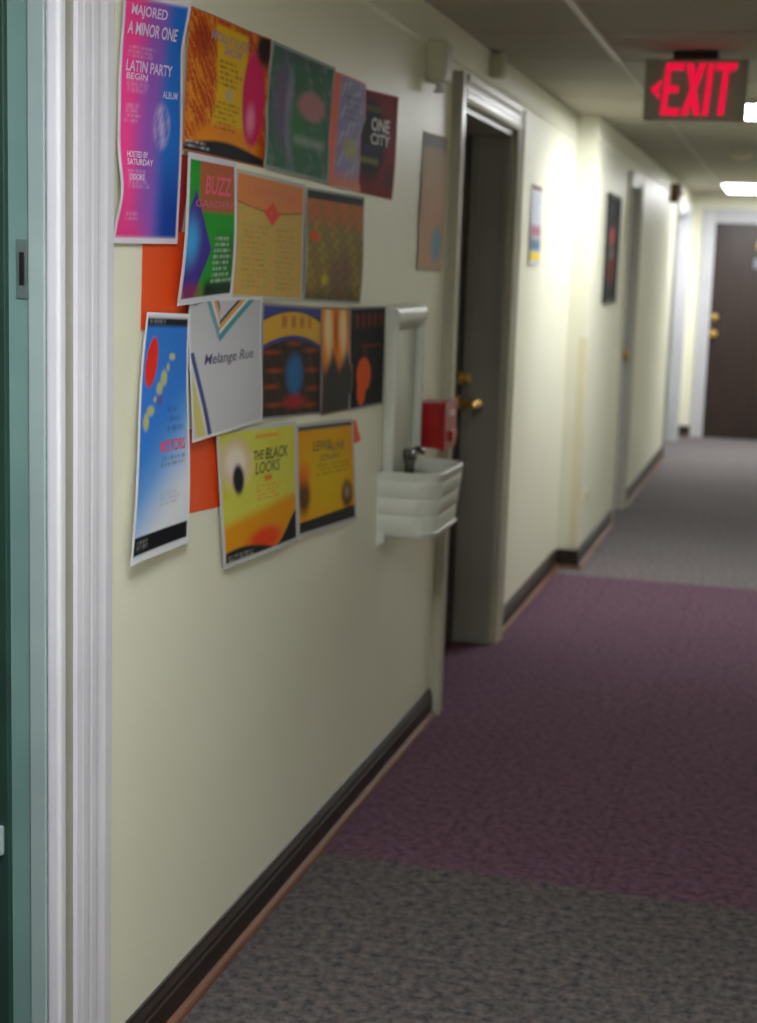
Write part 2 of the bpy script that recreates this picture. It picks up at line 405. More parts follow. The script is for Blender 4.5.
troffer(-.655, -.08, .55, 1.50, 'unseen fluorescent ceiling light assumed overhead to brighten the near wall', 'diffnear')  # added out-of-view lamp, assumed to account for the bright near wall

sd = empty('smoke_detector', (-.385, 9.5, ZC))
MB().lathe([(.066, 0), (.066, .012), (.06, .018), (.058, .03), (.045, .04), (.02, .043)], (-.385, 9.5, ZC), (0, 0, -1), 32).build('housing', M['plate'], sd, True)
MB().lathe([(.022, .0), (.022, .006), (.018, .008)], (-.385, 9.5, ZC-.041), (0, 0, -1)).build('sensor_cap', M['tan'], sd, True)
tag(sd, 'round cream smoke detector on the ceiling between the two lights', 'smoke detector')

# exit sign
SY = 5.40
ex = empty('exit_sign', (-.385, SY, ZC))
MB().box(-.46, -.315, SY-.045, SY+.045, 2.195, ZC-.004, .003).build('canopy', M['black'], ex)
sgb = MB(); sgb.box(-.552, -.212, SY-.028, SY+.028, 1.995, 2.198, .006); sgb.build('housing', M['signface'], ex)
fr = MB(); yf = SY-.030
fr.box(-.552, -.212, yf-.002, yf+.004, 1.995, 2.001); fr.box(-.552, -.212, yf-.002, yf+.004, 2.192, 2.198)
fr.box(-.552, -.546, yf-.002, yf+.004, 1.998, 2.195); fr.box(-.218, -.212, yf-.002, yf+.004, 1.998, 2.195)
fr.build('rim', M['signface'], ex)
def poly(bm, pts, y0, y1, sh=.0):
    pts = [(p[0]+sh*(p[1]-2.1), p[1]) for p in pts]
    bm.prism(pts, 'y', y0, y1)
L = MB(); t = .019; zt, zb = 2.184, 2.012; yA, yB = yf-.004, yf+.003; sh = .07
def rc(x0, x1, z0, z1): poly(L, [(x0, z0), (x1, z0), (x1, z1), (x0, z1)], yA, yB, sh)
x = -.489   # E
rc(x, x+t, zb, zt); rc(x+t, x+.062, zt-.024, zt); rc(x+t, x+.052, 2.086, 2.110); rc(x+t, x+.062, zb, zb+.024)
x = -.421   # X
poly(L, [(x, zt), (x+.023, zt), (x+.066, zb), (x+.043, zb)], yA, yB, sh); poly(L, [(x+.043, zt), (x+.066, zt), (x+.023, zb), (x, zb)], yA-.0004, yB, sh)
x = -.349; rc(x, x+t+.001, zb, zt)   # I
x = -.322   # T
rc(x, x+.068, zt-.024, zt); rc(x+.0235, x+.0445, zb, zt-.024)
L.build('letters', M['exit'], ex)
A_ = MB(); poly(A_, [(-.532, 2.098), (-.500, 2.128), (-.494, 2.128), (-.505, 2.098), (-.494, 2.066), (-.500, 2.066)], yA, yB, sh); A_.build('arrow', M['exit'], ex)
tag(ex, 'dark hanging exit sign with glowing red letters and left arrow', 'exit sign')

# high wall boxes
b1 = empty('junction_box', (WA, 4.50, 2.07))
MB().box(WA, WA+.058, 4.40, 4.49, 2.008, 2.125, .006).build('housing', M['ivory'], b1)
MB().box(WA+.058, WA+.061, 4.408, 4.482, 2.016, 2.117, .002).build('cover', M['casing'], b1)
MB().lathe([(.012, 0), (.012, .02), (.018, .022), (.016, .03)], (WA+.035, 4.445, 2.009), (0, 0, -1)).build('glint_stub', M['white'], b1, True)  # white stub added to stand for a bright glint under the box
tag(b1, 'larger cream box high on the wall just left of the grey doorway', 'wall box')
b2 = empty('junction_box', (WA, 5.35, 2.18))
MB().box(WA, WA+.045, 5.33, 5.40, 2.135, 2.215, .005).build('housing', M['ivory'], b2)
MB().box(WA+.045, WA+.048, 5.336, 5.394, 2.141, 2.209, .002).build('cover', M['casing'], b2)
tag(b2, 'smaller cream box above the head of the grey doorway', 'wall box')
hn = empty('alarm_horn', (WC, 12.0, 2.1))
MB().box(WC, WC+.06, 11.9, 12.03, 2.03, 2.17, .006).build('housing', M['rusty'], hn)
MB().lathe([(.045, 0), (.042, .012), (.02, .02), (.012, .03)], (WC+.06, 11.965, 2.10), (1, 0, 0)).build('horn_grille', M['rusty'], hn, True)
MB().box(WC+.058, WC+.084, 11.95, 12.05, 2.115, 2.165, .004).build('strobe_lens', M['white'], hn)
tag(hn, 'small brown alarm horn with white lens high by the far end', 'alarm')

# fire alarm pull station
fa = empty('fire_alarm_pull', (WA, 4.52, 1.0))
MB().box(WA, WA+.084, 4.43, 4.575, .935, 1.072, .005).build('back_box', M['red'], fa)
MB().box(WA+.084, WA+.096, 4.422, 4.583, .928, 1.079, .005).build('face_plate', M['red'], fa)
MB().box(WA+.094, WA+.108, 4.478, 4.548, .955, .985, .004).build('pull_handle', M['red'], fa)
MB().box(WA+.0955, WA+.0975, 4.475, 4.55, 1.03, 1.05, .001).build('label_strip', M['redpale'], fa)
tag(fa, 'red fire alarm pull box on the wall above the fountain bowl', 'fire alarm')

# ------------------------------------------------------------------ drinking fountain
df = empty('drinking_fountain', (WA, 4.19, .74))
ya, yb = 4.06, 4.38
bp = MB()
bp.box(WA, WA+.012, ya, yb, .84, 1.345, .003)
bp.box(WA, WA+.034, ya-.004, ya+.020, .84, 1.345, .008, seg=3); bp.box(WA, WA+.034, yb-.020, yb+.004, .84, 1.345, .008, seg=3)
bp.build('back_panel', M['porc'], df, True)
hd = MB()
pr = [(WA, 1.33)]+[(WA+.008+.062*math.sin(t), 1.335+.068*(1-math.cos(t))*0+.062*math.cos(t)) for t in [math.pi/2*(1-i/8) for i in range(9)]]+[(WA, 1.397)]
pr = [(WA, 1.290), (WA+.020, 1.300), (WA+.036, 1.318), (WA+.041, 1.334), (WA+.038, 1.350), (WA+.029, 1.361), (WA+.012, 1.368), (WA, 1.369)]
hd.prism(pr, 'y', ya-.004, yb+.004)
hd.build('hood', M['porc'], df, True)
# bowl: stacked rounded rectangles, open basin
def rrect(hy, px, r, z, n=7, cy=4.205, x0=WA):
    # footprint from wall x0 out to x0+px, half width hy, front corner radius r
    pts = [(x0, cy-hy)]
    for i in range(n): a = -math.pi/2+i*(math.pi/2)/(n-1); pts.append((x0+px-r+r*math.cos(a), cy-hy+r+r*math.sin(a)))
    for i in range(n): a = i*(math.pi/2)/(n-1); pts.append((x0+px-r+r*math.cos(a), cy+hy-r+r*math.sin(a)))
    pts.append((x0, cy+hy)); return [(p[0], p[1], z) for p in pts]
lv_ = [rrect(.150, .135, .05, .722), rrect(.168, .158, .055, .728), rrect(.176, .166, .06, .742)]
z = .742
for i in range(3):
    lv_ += [rrect(.177+i*.002, .158+i*.006, .062, z+.003), rrect(.179+i*.002, .162+i*.006, .062, z+.044), rrect(.177+i*.002, .160+i*.006, .062, z+.047)]
    z += .048
lv_ += [rrect(.181, .175, .066, z+.002), rrect(.183, .177, .068, z+.022), rrect(.179, .173, .064, z+.026), rrect(.165, .160, .056, z+.014), rrect(.145, .142, .05, z-.04, x0=WA+.02), rrect(.10, .12, .04, z-.07, x0=WA+.035)]
bw = MB(); rings = [[bw.bm.verts.new(p) for p in r_] for r_ in lv_]
for i in range(len(rings)-1):
    n = len(rings[i])
    for k in range(n): bw.bm.faces.new((rings[i][k], rings[i][(k+1) % n], rings[i+1][(k+1) % n], rings[i+1][k]))
bw.bm.faces.new(rings[0]); bw.bm.faces.new(rings[-1][::-1])
bw.build('bowl', M['porc'], df, True)
for yy in (4.03, 4.34):
    MB().prism([(WA, .700), (WA+.022, .712), (WA+.022, .74), (WA, .78)], 'y', yy, yy+.04).build('mounting_bracket', M['porc'], df)
sp = MB(); sx, sy = WA+.065, 4.12
sp.lathe([(.022, 0), (.022, .01), (.014, .016), (.014, .055), (.017, .058), (.017, .066)], (sx, sy, .87), (0, 0, 1))
sp.tube([(sx, sy, .93), (sx+.004, sy+.0, .955), (sx+.018, sy+.02, .965), (sx+.03, sy+.035, .955)], [.013, .013, .011, .009])
sp.box(sx-.018, sx+.02, sy-.014, sy+.014, .935, .968, .006)
sp.build('bubbler_spout', M['chrome'], df, True)
MB().lathe([(.015, 0), (.015, .006), (.010, .008)], (WA+.09, 4.2, .82), (0, 0, 1)).build('drain', M['chrome'], df, True)
tag(df, 'white enamel wall drinking fountain with tall back panel and ribbed bowl', 'drinking fountain')

# ------------------------------------------------------------------ posters
def L3(c): return lin(c)
def mixc(a, b, t): return a*(1-t[..., None])+b*t[..., None]
def sstep(e0, e1, x): t = np.clip((x-e0)/(e1-e0), 0, 1); return t*t*(3-2*t)
def blob(u, v, cu, cv, ru, rv, soft=.25):
    d = np.sqrt(((u-cu)/ru)**2+((v-cv)/rv)**2); return 1-sstep(1-soft, 1+soft, d)
def rect(u, v, u0, u1, v0, v1, s=.01): return sstep(u0-s, u0+s, u)*(1-sstep(u1-s, u1+s, u))*sstep(v0-s, v0+s, v)*(1-sstep(v1-s, v1+s, v))
def nz(u, v, seed, f=4.0, k=6):
    r = np.random.RandomState(seed); s = np.zeros_like(u)
    for i in range(k):
        a = r.uniform(-1, 1, 2)*f*(1+i*.6); s += np.sin(2*math.pi*(a[0]*u+a[1]*v)+r.uniform(0, 6.28))/(1+i*.4)
    return s/2.2
def lines(u, v, u0, u1, v0, v1, n, seed=0, fill=.55):
    # soft rows of unreadable small print
    r = np.random.RandomState(seed); t = np.zeros_like(u); h = (v1-v0)/n
    for i in range(n):
        a = v1-(i+1)*h; e = u0+(u1-u0)*r.uniform(.7, 1.0)
        t = np.maximum(t, rect(u, v, u0+(u1-u0)*r.uniform(0, .08), e, a+h*(1-fill)/2, a+h*(1+fill)/2, .006))
    row = np.floor((v-v0)/h); word = .62+.38*np.sin(u*75+row*4.7+2.2*np.sin(u*23+row*1.9))
    return t*np.clip(word, 0, 1)
def border(col, u, v, bu, bv, c=(222,220,222)):
    t = rect(u, v, bu, 1-bu, bv, 1-bv, .006); return mixc(L3(c), col, t)
def base(u, c): return np.ones(u.shape+(3,))*L3(c)

def p_blue_pink(u, v):
    w_ = u+.06*np.sin(v*5); col = base(u, (245,70,150))
    col = mixc(col, L3((150,90,190)), sstep(.15, .5, w_)); col = mixc(col, L3((30,110,205)), sstep(.5, .8, w_))
    col = mixc(col, L3((28,50,150)), sstep(.62, .9, u)*sstep(.45, .15, v)*.8 if False else (1-sstep(.1, .45, v))*sstep(.5, .8, u)*.8)
    col = mixc(col, L3((228,64,140)), (1-sstep(0, .15, v))*(1-sstep(.3, .6, u)))
    wc = L3((225,200,240))
    for (a, b, c_, d, n, s) in ((.1, .66, .74, .79, 3, 1), (.1, .5, .60, .66, 4, 2), (.08, .35, .48, .56, 4, 3), (.1, .5, .22, .30, 4, 5), (.12, .34, .09, .13, 2, 6)):
        col = mixc(col, wc, lines(u, v, a, b, c_, d, n, s)*.45)
    col = mixc(col, wc, blob(u, v, .66, .48, .13, .09)*(.35+.3*nz(u, v, 4, 8)).clip(0, .8))
    return border(col, u, v, .035, .025, (222,214,228))
def p_fire(u, v):
    n = nz(u, v, 11, 5); col = base(u, (190,74,24))
    col = mixc(col, L3((228,140,30)), sstep(-.2, 1, n)*.8)
    col = mixc(col, L3((240,170,60)), ((np.sin((u*1.6+v)*70+3*n) > .55)*(u < .34))*.5)
    col = mixc(col, L3((150,30,20)), blob(u, v, .17, .8, .1, .12, .6)*.8)
    col = mixc(col, L3((224,178,24)), rect(u, v, .29-.16*(.4-v).clip(0, 1)+.05*np.sin(v*3.1), .72, .12, .95, .02))
    col = mixc(col, L3((232,140,24)), blob(u, v, .52, .12, .4, .13))
    col = mixc(col, L3((110,70,16)), lines(u, v, .34, .66, .52, .72, 5, 7)*.7)
    col = mixc(col, L3((110,70,16)), lines(u, v, .32, .66, .20, .42, 6, 8)*.6)
    col = mixc(col, L3((190,170,130)), blob(u, v, .5, .47, .06, .05)*.8)
    col = mixc(col, L3((214,30,96)), blob(u, v, .82, .50, .14, .36, .12))
    col = mixc(col, L3((240,150,190)), blob(u, v, .80, .34, .05, .1, .8)*.8)
    col = mixc(col, L3((46,36,34)), blob(u, v, .93, .9, .1, .12, .4))
    col = mixc(col, L3((34,34,40)), 1-sstep(.10, .13, v+.07*np.sin(u*3.1)*-1+.06))
    col = mixc(col, L3((200,200,205)), lines(u, v, .02, .34, .03, .09, 2, 9)*.8)
    return border(col, u, v, .012, .012, (190,120,80))
def p_green(u, v):
    n = nz(u, v, 21, 4); col = base(u, (62,108,84))
    col = mixc(col, L3((110,128,128)), sstep(0, 1, n)*.8)
    col = mixc(col, L3((112,96,130)), blob(u, v, .22, .55, .14, .35, .5)*.8)
    col = mixc(col, L3((150,150,172)), blob(u, v, .33, .45, .06, .35, .6)*.6)
    col = mixc(col, L3((54,120,66)), blob(u, v, .45, .40, .12, .2, .6)*.8)
    col = mixc(col, L3((190,130,140)), blob(u, v, .68, .60, .22, .12, .3)*.8)
    col = mixc(col, L3((160,180,170)), rect(u, v, .4, .9, .26, .33, .04)*.6)
    col = mixc(col, L3((80,86,92)), rect(u, v, .1, .8, .9, .97, .04)*.6)
    return border(col, u, v, .03, .025, (150,160,160))
def p_glare(u, v):
    n = nz(u, v, 31, 5); col = base(u, (150,146,190))  # pale tones include glare painted into the print
    col = mixc(col, L3((176,180,206)), sstep(-.2, 1, n))
    col = mixc(col, L3((236,120,100)), 1-sstep(.1, .24, u)); col = mixc(col, L3((226,130,110)), 1-sstep(.0, .2, v))
    col = mixc(col, L3((180,176,80)), blob(u, v, .55, .36, .2, .1, .5)*.7)
    col = mixc(col, L3((90,84,120)), lines(u, v, .3, .9, .6, .85, 4, 3)*.5)
    return border(col, u, v, .02, .015, (226,150,140))
def p_redblack(u, v):
    n = nz(u, v, 41, 4); col = base(u, (132,10,12))
    col = mixc(col, L3((12,11,32)), blob(u, v, .24, .54, .46, .40, .25))
    col = mixc(col, L3((96,80,24)), rect(u, v, .05, .6, .80, .86, .02)*.7)
    col = mixc(col, L3((150,150,40)), rect(u, v, .0, .5, .30, .35, .03)*.7)
    col = mixc(col, L3((60,60,110)), lines(u, v, .05, .6, .38, .48, 3, 4)*.7)
    col = mixc(col, L3((60,16,14)), (blob(u, v, .85, .2, .15, .12, .8))*.7)
    return border(col, u, v, .02, .012, (170,60,56))
def p_buzz(u, v):
    col = base(u, (34,150,44))
    col = mixc(col, L3((196,60,66)), rect(u, v, .25, .98, .62, .99, .02)*(.75))
    d = (1-sstep(.02, .05, np.abs(u-.18)*.9+np.abs(v-.36)*.75-.27)); col = mixc(col, L3((66,50,150)), d)
    col = mixc(col, L3((60,160,225)), blob(u, v, .12, .42, .14, .14, .8))
    col = mixc(col, L3((28,40,34)), rect(u, v, .45, 1, .02, .14, .05)); col = mixc(col, L3((46,90,50)), rect(u, v, .6, 1, .1, .45, .1)*.7)
    col = mixc(col, L3((190,210,190)), lines(u, v, .55, .95, .12, .46, 8, 5)*.7)
    col = mixc(col, L3((150,40,80)), blob(u, v, .2, .07, .2, .07, .6)*.7)
    return border(col, u, v, .05, .04, (214,214,226))
def p_tan(u, v):
    n = nz(u, v, 61, 7); col = base(u, (206,168,92))
    col = mixc(col, L3((186,172,92)), sstep(-.4, 1, n)*.8)
    col = mixc(col, L3((222,130,78)), sstep(.74, .78, v+.05*np.sin(u*3.14))*.9)
    col = mixc(col, L3((150,100,60)), (1-sstep(.004, .012, np.abs(v-.76+.05*np.sin(u*3.14))))*.8)
    col = mixc(col, L3((226,76,60)), (1-sstep(.0, .03, np.abs(u-.5)*.8+np.abs(v-.70)-.08)))
    for k in range(2): col = mixc(col, L3((160,110,60)), lines(u, v, .1+.45*k, .46+.45*k, .08, .6, 12, 6+k)*.35)
    col = mixc(col, L3((214,140,100)), (nz(u, v, 62, 12) > .6)*.3*1.0)
    return border(col, u, v, .03, .03, (196,190,180))
def p_moss(u, v):
    n = nz(u, v, 71, 6); col = base(u, (134,122,68))
    col = mixc(col, L3((176,152,72)), sstep(-.2, 1, n)*.8); col = mixc(col, L3((206,104,60)), sstep(.6, .8, v)*(.6+.3*n).clip(0, 1))
    col = mixc(col, L3((230,90,50)), blob(u, v, .14, .58, .07, .05)); col = mixc(col, L3((200,180,50)), blob(u, v, .32, .2, .06, .05))
    col = mixc(col, L3((110,80,84)), blob(u, v, .6, .25, .2, .2, .8)*.7); col = mixc(col, L3((60,58,52)), (1-sstep(.0, .2, v))*.7)
    col = mixc(col, L3((170,110,60)), (np.sin(u*55+n*3) > .4)*.25*1.0)
    col = mixc(col, L3((52,56,56)), sstep(.90, .92, v))
    return border(col, u, v, .02, .02, (170,172,172))
def p_sky(u, v):
    col = base(u, (52,122,214)); col = mixc(col, L3((110,165,228)), 1-sstep(.3, .62, v-.35*(u-.5)))
    col = mixc(col, L3((222,226,236)), 1-sstep(.12, .48, v-.38*(u-.6)))
    t = (1-sstep(.9, 1.05, np.sqrt((((u-.20)*.85-(v-.80)*.30)/.105)**2+(((v-.80)+(u-.20)*.05)/.105)**2))); col = mixc(col, L3((226,48,36)), t)
    for (a, b, c_) in ((.52, .80, .07), (.42, .68, .05), (.2, .57, .06), (.62, .86, .04)):
        s_ = (u-a)*.25-(v-b)*.0; dd = np.abs((u-.2)*.55-(v-.53)*1.0)
    for i in range(7):
        q_ = i/6; col = mixc(col, L3((190,190,110)), blob(u, v, .14+.5*q_, .56+.26*q_, .055+.02*math.sin(i*2.2), .022+.012*math.cos(i*1.7), .4)*.9)
    col = mixc(col, L3((120,70,150)), blob(u, v, .40, .645, .06, .02, .6)*.6)
    col = mixc(col, L3((40,90,150)), lines(u, v, .52, .9, .50, .62, 3, 7)*.6)
    col = mixc(col, L3((90,120,150)), lines(u, v, .42, .92, .36, .41, 2, 8)*.8); col = mixc(col, L3((150,150,170)), lines(u, v, .44, .9, .20, .26, 3, 9)*.5)
    col = mixc(col, L3((26,26,32)), rect(u, v, .02, .98, .03, .105, .004)); col = mixc(col, L3((34,38,46)), rect(u, v, .02, .98, .945, .985, .004))
    col = mixc(col, L3((150,150,155)), lines(u, v, .06, .5, .95, .98, 1, 3)*.8)
    col = mixc(col, L3((170,170,160)), lines(u, v, .08, .3, .05, .09, 2, 2)*.7)
    return border(col, u, v, .035, .02, (226,228,236))
def p_vneck(u, v):
    col = base(u, (196,196,204)); col = mixc(col, L3((182,184,192)), sstep(.5, 1, u)*.6)
    # V neck stripes
    def vee(o): # distance outside the vee
        return np.where(u < .40, (.40-u)*1.0+(0), (u-.40)*.72)*1.0
    lo = .70
    d = v-(lo+np.where(u < .40, (.40-u)*1.7, (u-.40)*.62))   # >0 inside collar
    k_ = np.where(u < .40, 1.8, 1.05)
    for (a, b, c_) in ((-.02, .035, (80,150,160)), (.035, .06, (226,226,228)), (.06, .10, (222,160,70)), (.10, .125, (50,56,90))):
        f_ = (sstep(a-.004, a+.004, d/k_)*(1-sstep(b-.004, b+.004, d/k_)))*np.where(u < .40, .8, 1.0); col = mixc(col, L3(c_), f_*(v < .985))
    # side stripes
    s_ = u-(.03+.20*(1-v/.62)); 
    for (a, b, c_) in ((-.16, -.05, (206,196,120)), (-.05, -.02, (210,212,216)), (-.02, .03, (70,76,130))):
        col = mixc(col, L3(c_), sstep(a-.006, a+.006, s_)*(1-sstep(b-.006, b+.006, s_))*(v < .62)*1.0)
    return border(col, u, v, .02, .02, (222,222,228))
def p_arch(u, v):
    n = nz(u, v, 91, 8); col = base(u, (58,48,42)); col = mixc(col, L3((86,60,40)), sstep(0, 1, n)*.7)
    a_ = v+.10*((u-.5)*2)**2
    col = mixc(col, L3((214,166,62)), sstep(.72, .74, a_)*(1-sstep(.93, .95, a_))); col = mixc(col, L3((66,72,140)), sstep(.69, .70, a_)*(1-sstep(.72, .735, a_)))
    col = mixc(col, L3((66,72,140)), sstep(.945, .955, a_)); col = mixc(col, L3((178,110,60)), (rect(u, v, .24, .80, .80, .90, .02)*(.4+.4*np.sign(np.sin(u*42)))))
    for (a, b) in ((.15, .58), (.2, .42), (.15, .28), (.2, .12), (.8, .6), (.82, .42), (.85, .25), (.8, .1), (.5, .66)):
        col = mixc(col, L3((190,80,40)), blob(u, v, a, b, .12, .022, .7)*.45)
    col = mixc(col, L3((44,110,170)), blob(u, v, .52, .38, .14*(1.0), .18, .4)*(v < .6)*.9); col = mixc(col, L3((190,44,50)), blob(u, v, .52, .14, .18, .06, .6)*.7)
    return border(col, u, v, .03, .02, (150,150,158))
def p_flame(u, v):
    col = base(u, (64,62,58)); col = mixc(col, L3((232,130,30)), sstep(.42, .6, v+.08*np.sin(u*14)))
    col = mixc(col, L3((240,220,170)), np.maximum(blob(u, v, .22, .8, .12, .25, .6), blob(u, v, .70, .8, .12, .25, .6))*.85)
    col = mixc(col, L3((150,70,20)), blob(u, v, .46, .78, .05, .2, .6)*.7)
    return border(col, u, v, .02, .02, (150,120,100))
def p_orangefig(u, v):
    col = base(u, (22,22,26)); col = mixc(col, L3((44,44,50)), sstep(.5, .9, nz(u, v, 101, 3))*.6)
    col = mixc(col, L3((120,40,26)), rect(u, v, .08, .92, .80, .93, .02)*(.5+.4*np.sign(np.sin(u*38))))
    col = mixc(col, L3((140,56,30)), rect(u, v, .3, .9, .60, .63, .01)*.6)
    t = np.maximum(blob(u, v, .40, .33, .20, .17, .15), blob(u, v, .34, .17, .12, .14, .15)); col = mixc(col, L3((232,92,30)), t)
    col = mixc(col, L3((80,44,30)), blob(u, v, .42, .56, .08, .05, .3))
    return border(col, u, v, .03, .02, (150,150,160))
def p_yellow(u, v):
    n = nz(u, v, 111, 3); col = base(u, (208,206,84)); col = mixc(col, L3((214,190,50)), sstep(0, 1, n)*.5)
    col = mixc(col, L3((222,150,24)), 1-sstep(.30, .42, v-.12*(u-.5))); col = mixc(col, L3((228,70,34)), blob(u, v, .52, .12, .22, .09, .5))
    hill = .14+.05*np.sin(u*7-1)+.16*sstep(.62, 1, u)-.10*blob(u, v, .5, .1, .28, .5, .8); col = mixc(col, L3((34,34,40)), 1-sstep(hill-.012, hill+.012, v))
    col = mixc(col, L3((238,224,214)), blob(u, v, .20, .74, .16, .15, .6)*.95); col = mixc(col, L3((200,120,120)), (blob(u, v, .20, .76, .17, .17, .4)-blob(u, v, .2, .76, .12, .12, .4)).clip(0, 1)*.4)
    col = mixc(col, L3((36,36,44)), blob(u, v, .22, .62, .065, .11, .3))
    col = mixc(col, L3((226,120,40)), lines(u, v, .42, .78, .42, .55, 4, 6)*.7); col = mixc(col, L3((226,120,40)), rect(u, v, .45, .75, .90, .93, .01)*.6)
    col = mixc(col, L3((228,110,30)), rect(u, v, .54, .64, .565, .61, .01)*.8)
    col = mixc(col, L3((190,190,180)), lines(u, v, .04, .36, .03, .08, 2, 4)*.6)
    return border(col, u, v, .03, .03, (196,196,196))
def p_amber(u, v):
    n = nz(u, v, 121, 3); col = base(u, (228,150,20)); col = mixc(col, L3((214,190,30)), blob(u, v, .5, .5, .4, .4, .8)*.8)
    col = mixc(col, L3((70,40,36)), blob(u, v, .10, .36, .10, .16, .5)*.9); col = mixc(col, L3((226,90,30)), blob(u, v, .1, .55, .1, .1, .6)*.6)
    col = mixc(col, L3((66,52,46)), blob(u, v, .84, .28, .10, .13, .4)*.9)
    col = mixc(col, L3((190,170,140)), blob(u, v, .84, .3, .05, .06, .5)*.5)
    col = mixc(col, L3((120,84,10)), lines(u, v, .3, .9, .5, .62, 3, 4)*.5)
    col = mixc(col, L3((52,52,52)), 1-sstep(.115, .135, v-.03*u)); col = mixc(col, L3((90,90,90)), sstep(.925, .94, v))
    return border(col, u, v, .03, .03, (190,190,188))
def p_apple(u, v):
    col = base(u, (206,196,178)); col = mixc(col, L3((214,176,152)), sstep(0, .6, 1-v)); col = mixc(col, L3((120,175,200)), blob(u, v, .7, .2, .18, .13, .5)*.9)
    col = mixc(col, L3((170,172,180)), sstep(.88, .92, v)); return border(col, u, v, .03, .02, (190,180,160))
def p_small(u, v):
    col = base(u, (206,210,222)); col = mixc(col, L3((160,80,90)), rect(u, v, .0, 1, .35, .5, .05)*.8); col = mixc(col, L3((70,110,130)), rect(u, v, 0, 1, .18, .33, .04)*.9)
    col = mixc(col, L3((232,204,40)), rect(u, v, 0, 1, .06, .16, .02)); col = mixc(col, L3((120,70,40)), sstep(.93, .95, v)); col = mixc(col, L3((150,154,170)), lines(u, v, .1, .9, .55, .9, 8, 3)*.6)
    return border(col, u, v, .03, .015, (220,214,210))
def p_note(u, v):
    col = base(u, (206,196,226)); col = mixc(col, L3((120,110,170)), lines(u, v, .15, .9, .1, .9, 7, 3)*.6); return border(col, u, v, .04, .03, (224,220,230))
def p_dark(u, v):
    n = nz(u, v, 141, 4); col = base(u, (40,42,48)); col = mixc(col, L3((90,92,98)), sstep(.1, 1, n)*.7)
    col = mixc(col, L3((190,90,90)), blob(u, v, .45, .62, .25, .09, .5)); col = mixc(col, L3((120,50,46)), blob(u, v, .5, .3, .4, .14, .6)*.8)
    col = mixc(col, L3((150,140,130)), blob(u, v, .5, .46, .2, .07, .6)*.6); return col

def flat(u, v): return 0*u
def make_poster(name, q, paint, off, disp=flat, nu=90, nv=110, world=None, m=None, label=None, group='flyers pinned over each other on the near wall', texts=(), plane=WA, cat='poster'):
    """q: photo corner points TL TR BR BL dropped on the wall plane; off: how far the sheet stands off the wall."""
    if world is None: P = [onx(a, b, plane+off) for a, b in q]
    else:
        y0, y1, z0, z1 = world; P = [np.array((plane+off, y0, z1)), np.array((plane+off, y1, z1)), np.array((plane+off, y1, z0)), np.array((plane+off, y0, z0))]
    TL, TR, BR, BL = [np.array(p) for p in P]
    def S(u, v, lift=0.0):
        u = np.asarray(u, float); v = np.asarray(v, float)
        p = ((TL*(1-u[..., None])+TR*u[..., None])*v[..., None]+(BL*(1-u[..., None])+BR*u[..., None])*(1-v[..., None]))
        p = p.copy(); p[..., 0] += disp(u, v)+lift; return p
    uu, vv = np.meshgrid(np.linspace(0, 1, nu+1), np.linspace(0, 1, nv+1))
    pts = S(uu, vv).reshape(-1, 3); n1 = nu+1
    back = pts.copy(); back[:, 0] -= .0005
    N = len(pts); verts = np.vstack([pts, back]).tolist(); faces = []
    for j_ in range(nv):
        for i in range(nu):
            a = j_*n1+i; faces.append((a, a+1, a+n1+1, a+n1)); faces.append((N+a, N+a+n1, N+a+n1+1, N+a+1))
    rim = [i for i in range(nu+1)]+[j_*n1+nu for j_ in range(1, nv+1)]+[nv*n1+i for i in range(nu-1, -1, -1)]+[j_*n1 for j_ in range(nv-1, 0, -1)]
    for k in range(len(rim)):
        a, b_ = rim[k], rim[(k+1) % len(rim)]; faces.append((a, N+a, N+b_, b_))
    me = bpy.data.meshes.new(name); me.from_pydata(verts, [], faces)
    if paint is not None:
        col = np.clip(paint(uu, vv), 0, 1).reshape(-1, 3); bc = np.tile(L3((215,213,205)), (N, 1))
        rgba = np.ones((2*N, 4), np.float32); rgba[:N, :3] = col; rgba[N:, :3] = bc
        at = me.color_attributes.new('print', 'FLOAT_COLOR', 'POINT'); at.data.foreach_set('color', rgba.ravel())
        me.materials.append(M['print'])
    else: me.materials.append(m)
    me.update()
    for p in me.polygons: p.use_smooth = True
    try: me.set_sharp_from_angle(angle=math.radians(50))
    except Exception: pass
    o = bpy.data.objects.new(name, me); C.objects.link(o)
    if label: tag(o, label, cat, group)
    for (s, u0, v0, wu, hv, rgb, shear, bold) in texts:
        cu = bpy.data.curves.new('lettering', 'FONT'); cu.body = s; cu.offset = bold; cu.resolution_u = 3
        to = bpy.data.objects.new('tmp', cu); C.objects.link(to); bpy.context.view_layer.update()
        dg = bpy.context.evaluated_depsgraph_get(); tm = bpy.data.meshes.new_from_object(to.evaluated_get(dg))
        bpy.data.objects.remove(to); bpy.data.curves.remove(cu)
        bm = bmesh.new(); bm.from_mesh(tm); bpy.data.meshes.remove(tm)
        bmesh.ops.triangulate(bm, faces=bm.faces)
        co = np.array([v_.co[:] for v_ in bm.verts]); mn = co.min(0); mx = co.max(0)
        a = (co[:, 0]-mn[0])/(mx[0]-mn[0]); b_ = (co[:, 1]-mn[1])/(mx[1]-mn[1])
        w3 = S(u0+a*wu+shear*b_*hv, v0+b_*hv, .0009)
        for v_, p in zip(bm.verts, w3): v_.co = p
        tm = bpy.data.meshes.new('lettering'); bm.to_mesh(tm); bm.free(); tm.materials.append(ink(rgb))
        t_ = bpy.data.objects.new('lettering', tm); C.objects.link(t_); t_.parent = o
    return o

G2 = 'flyers pinned over each other on the near wall'
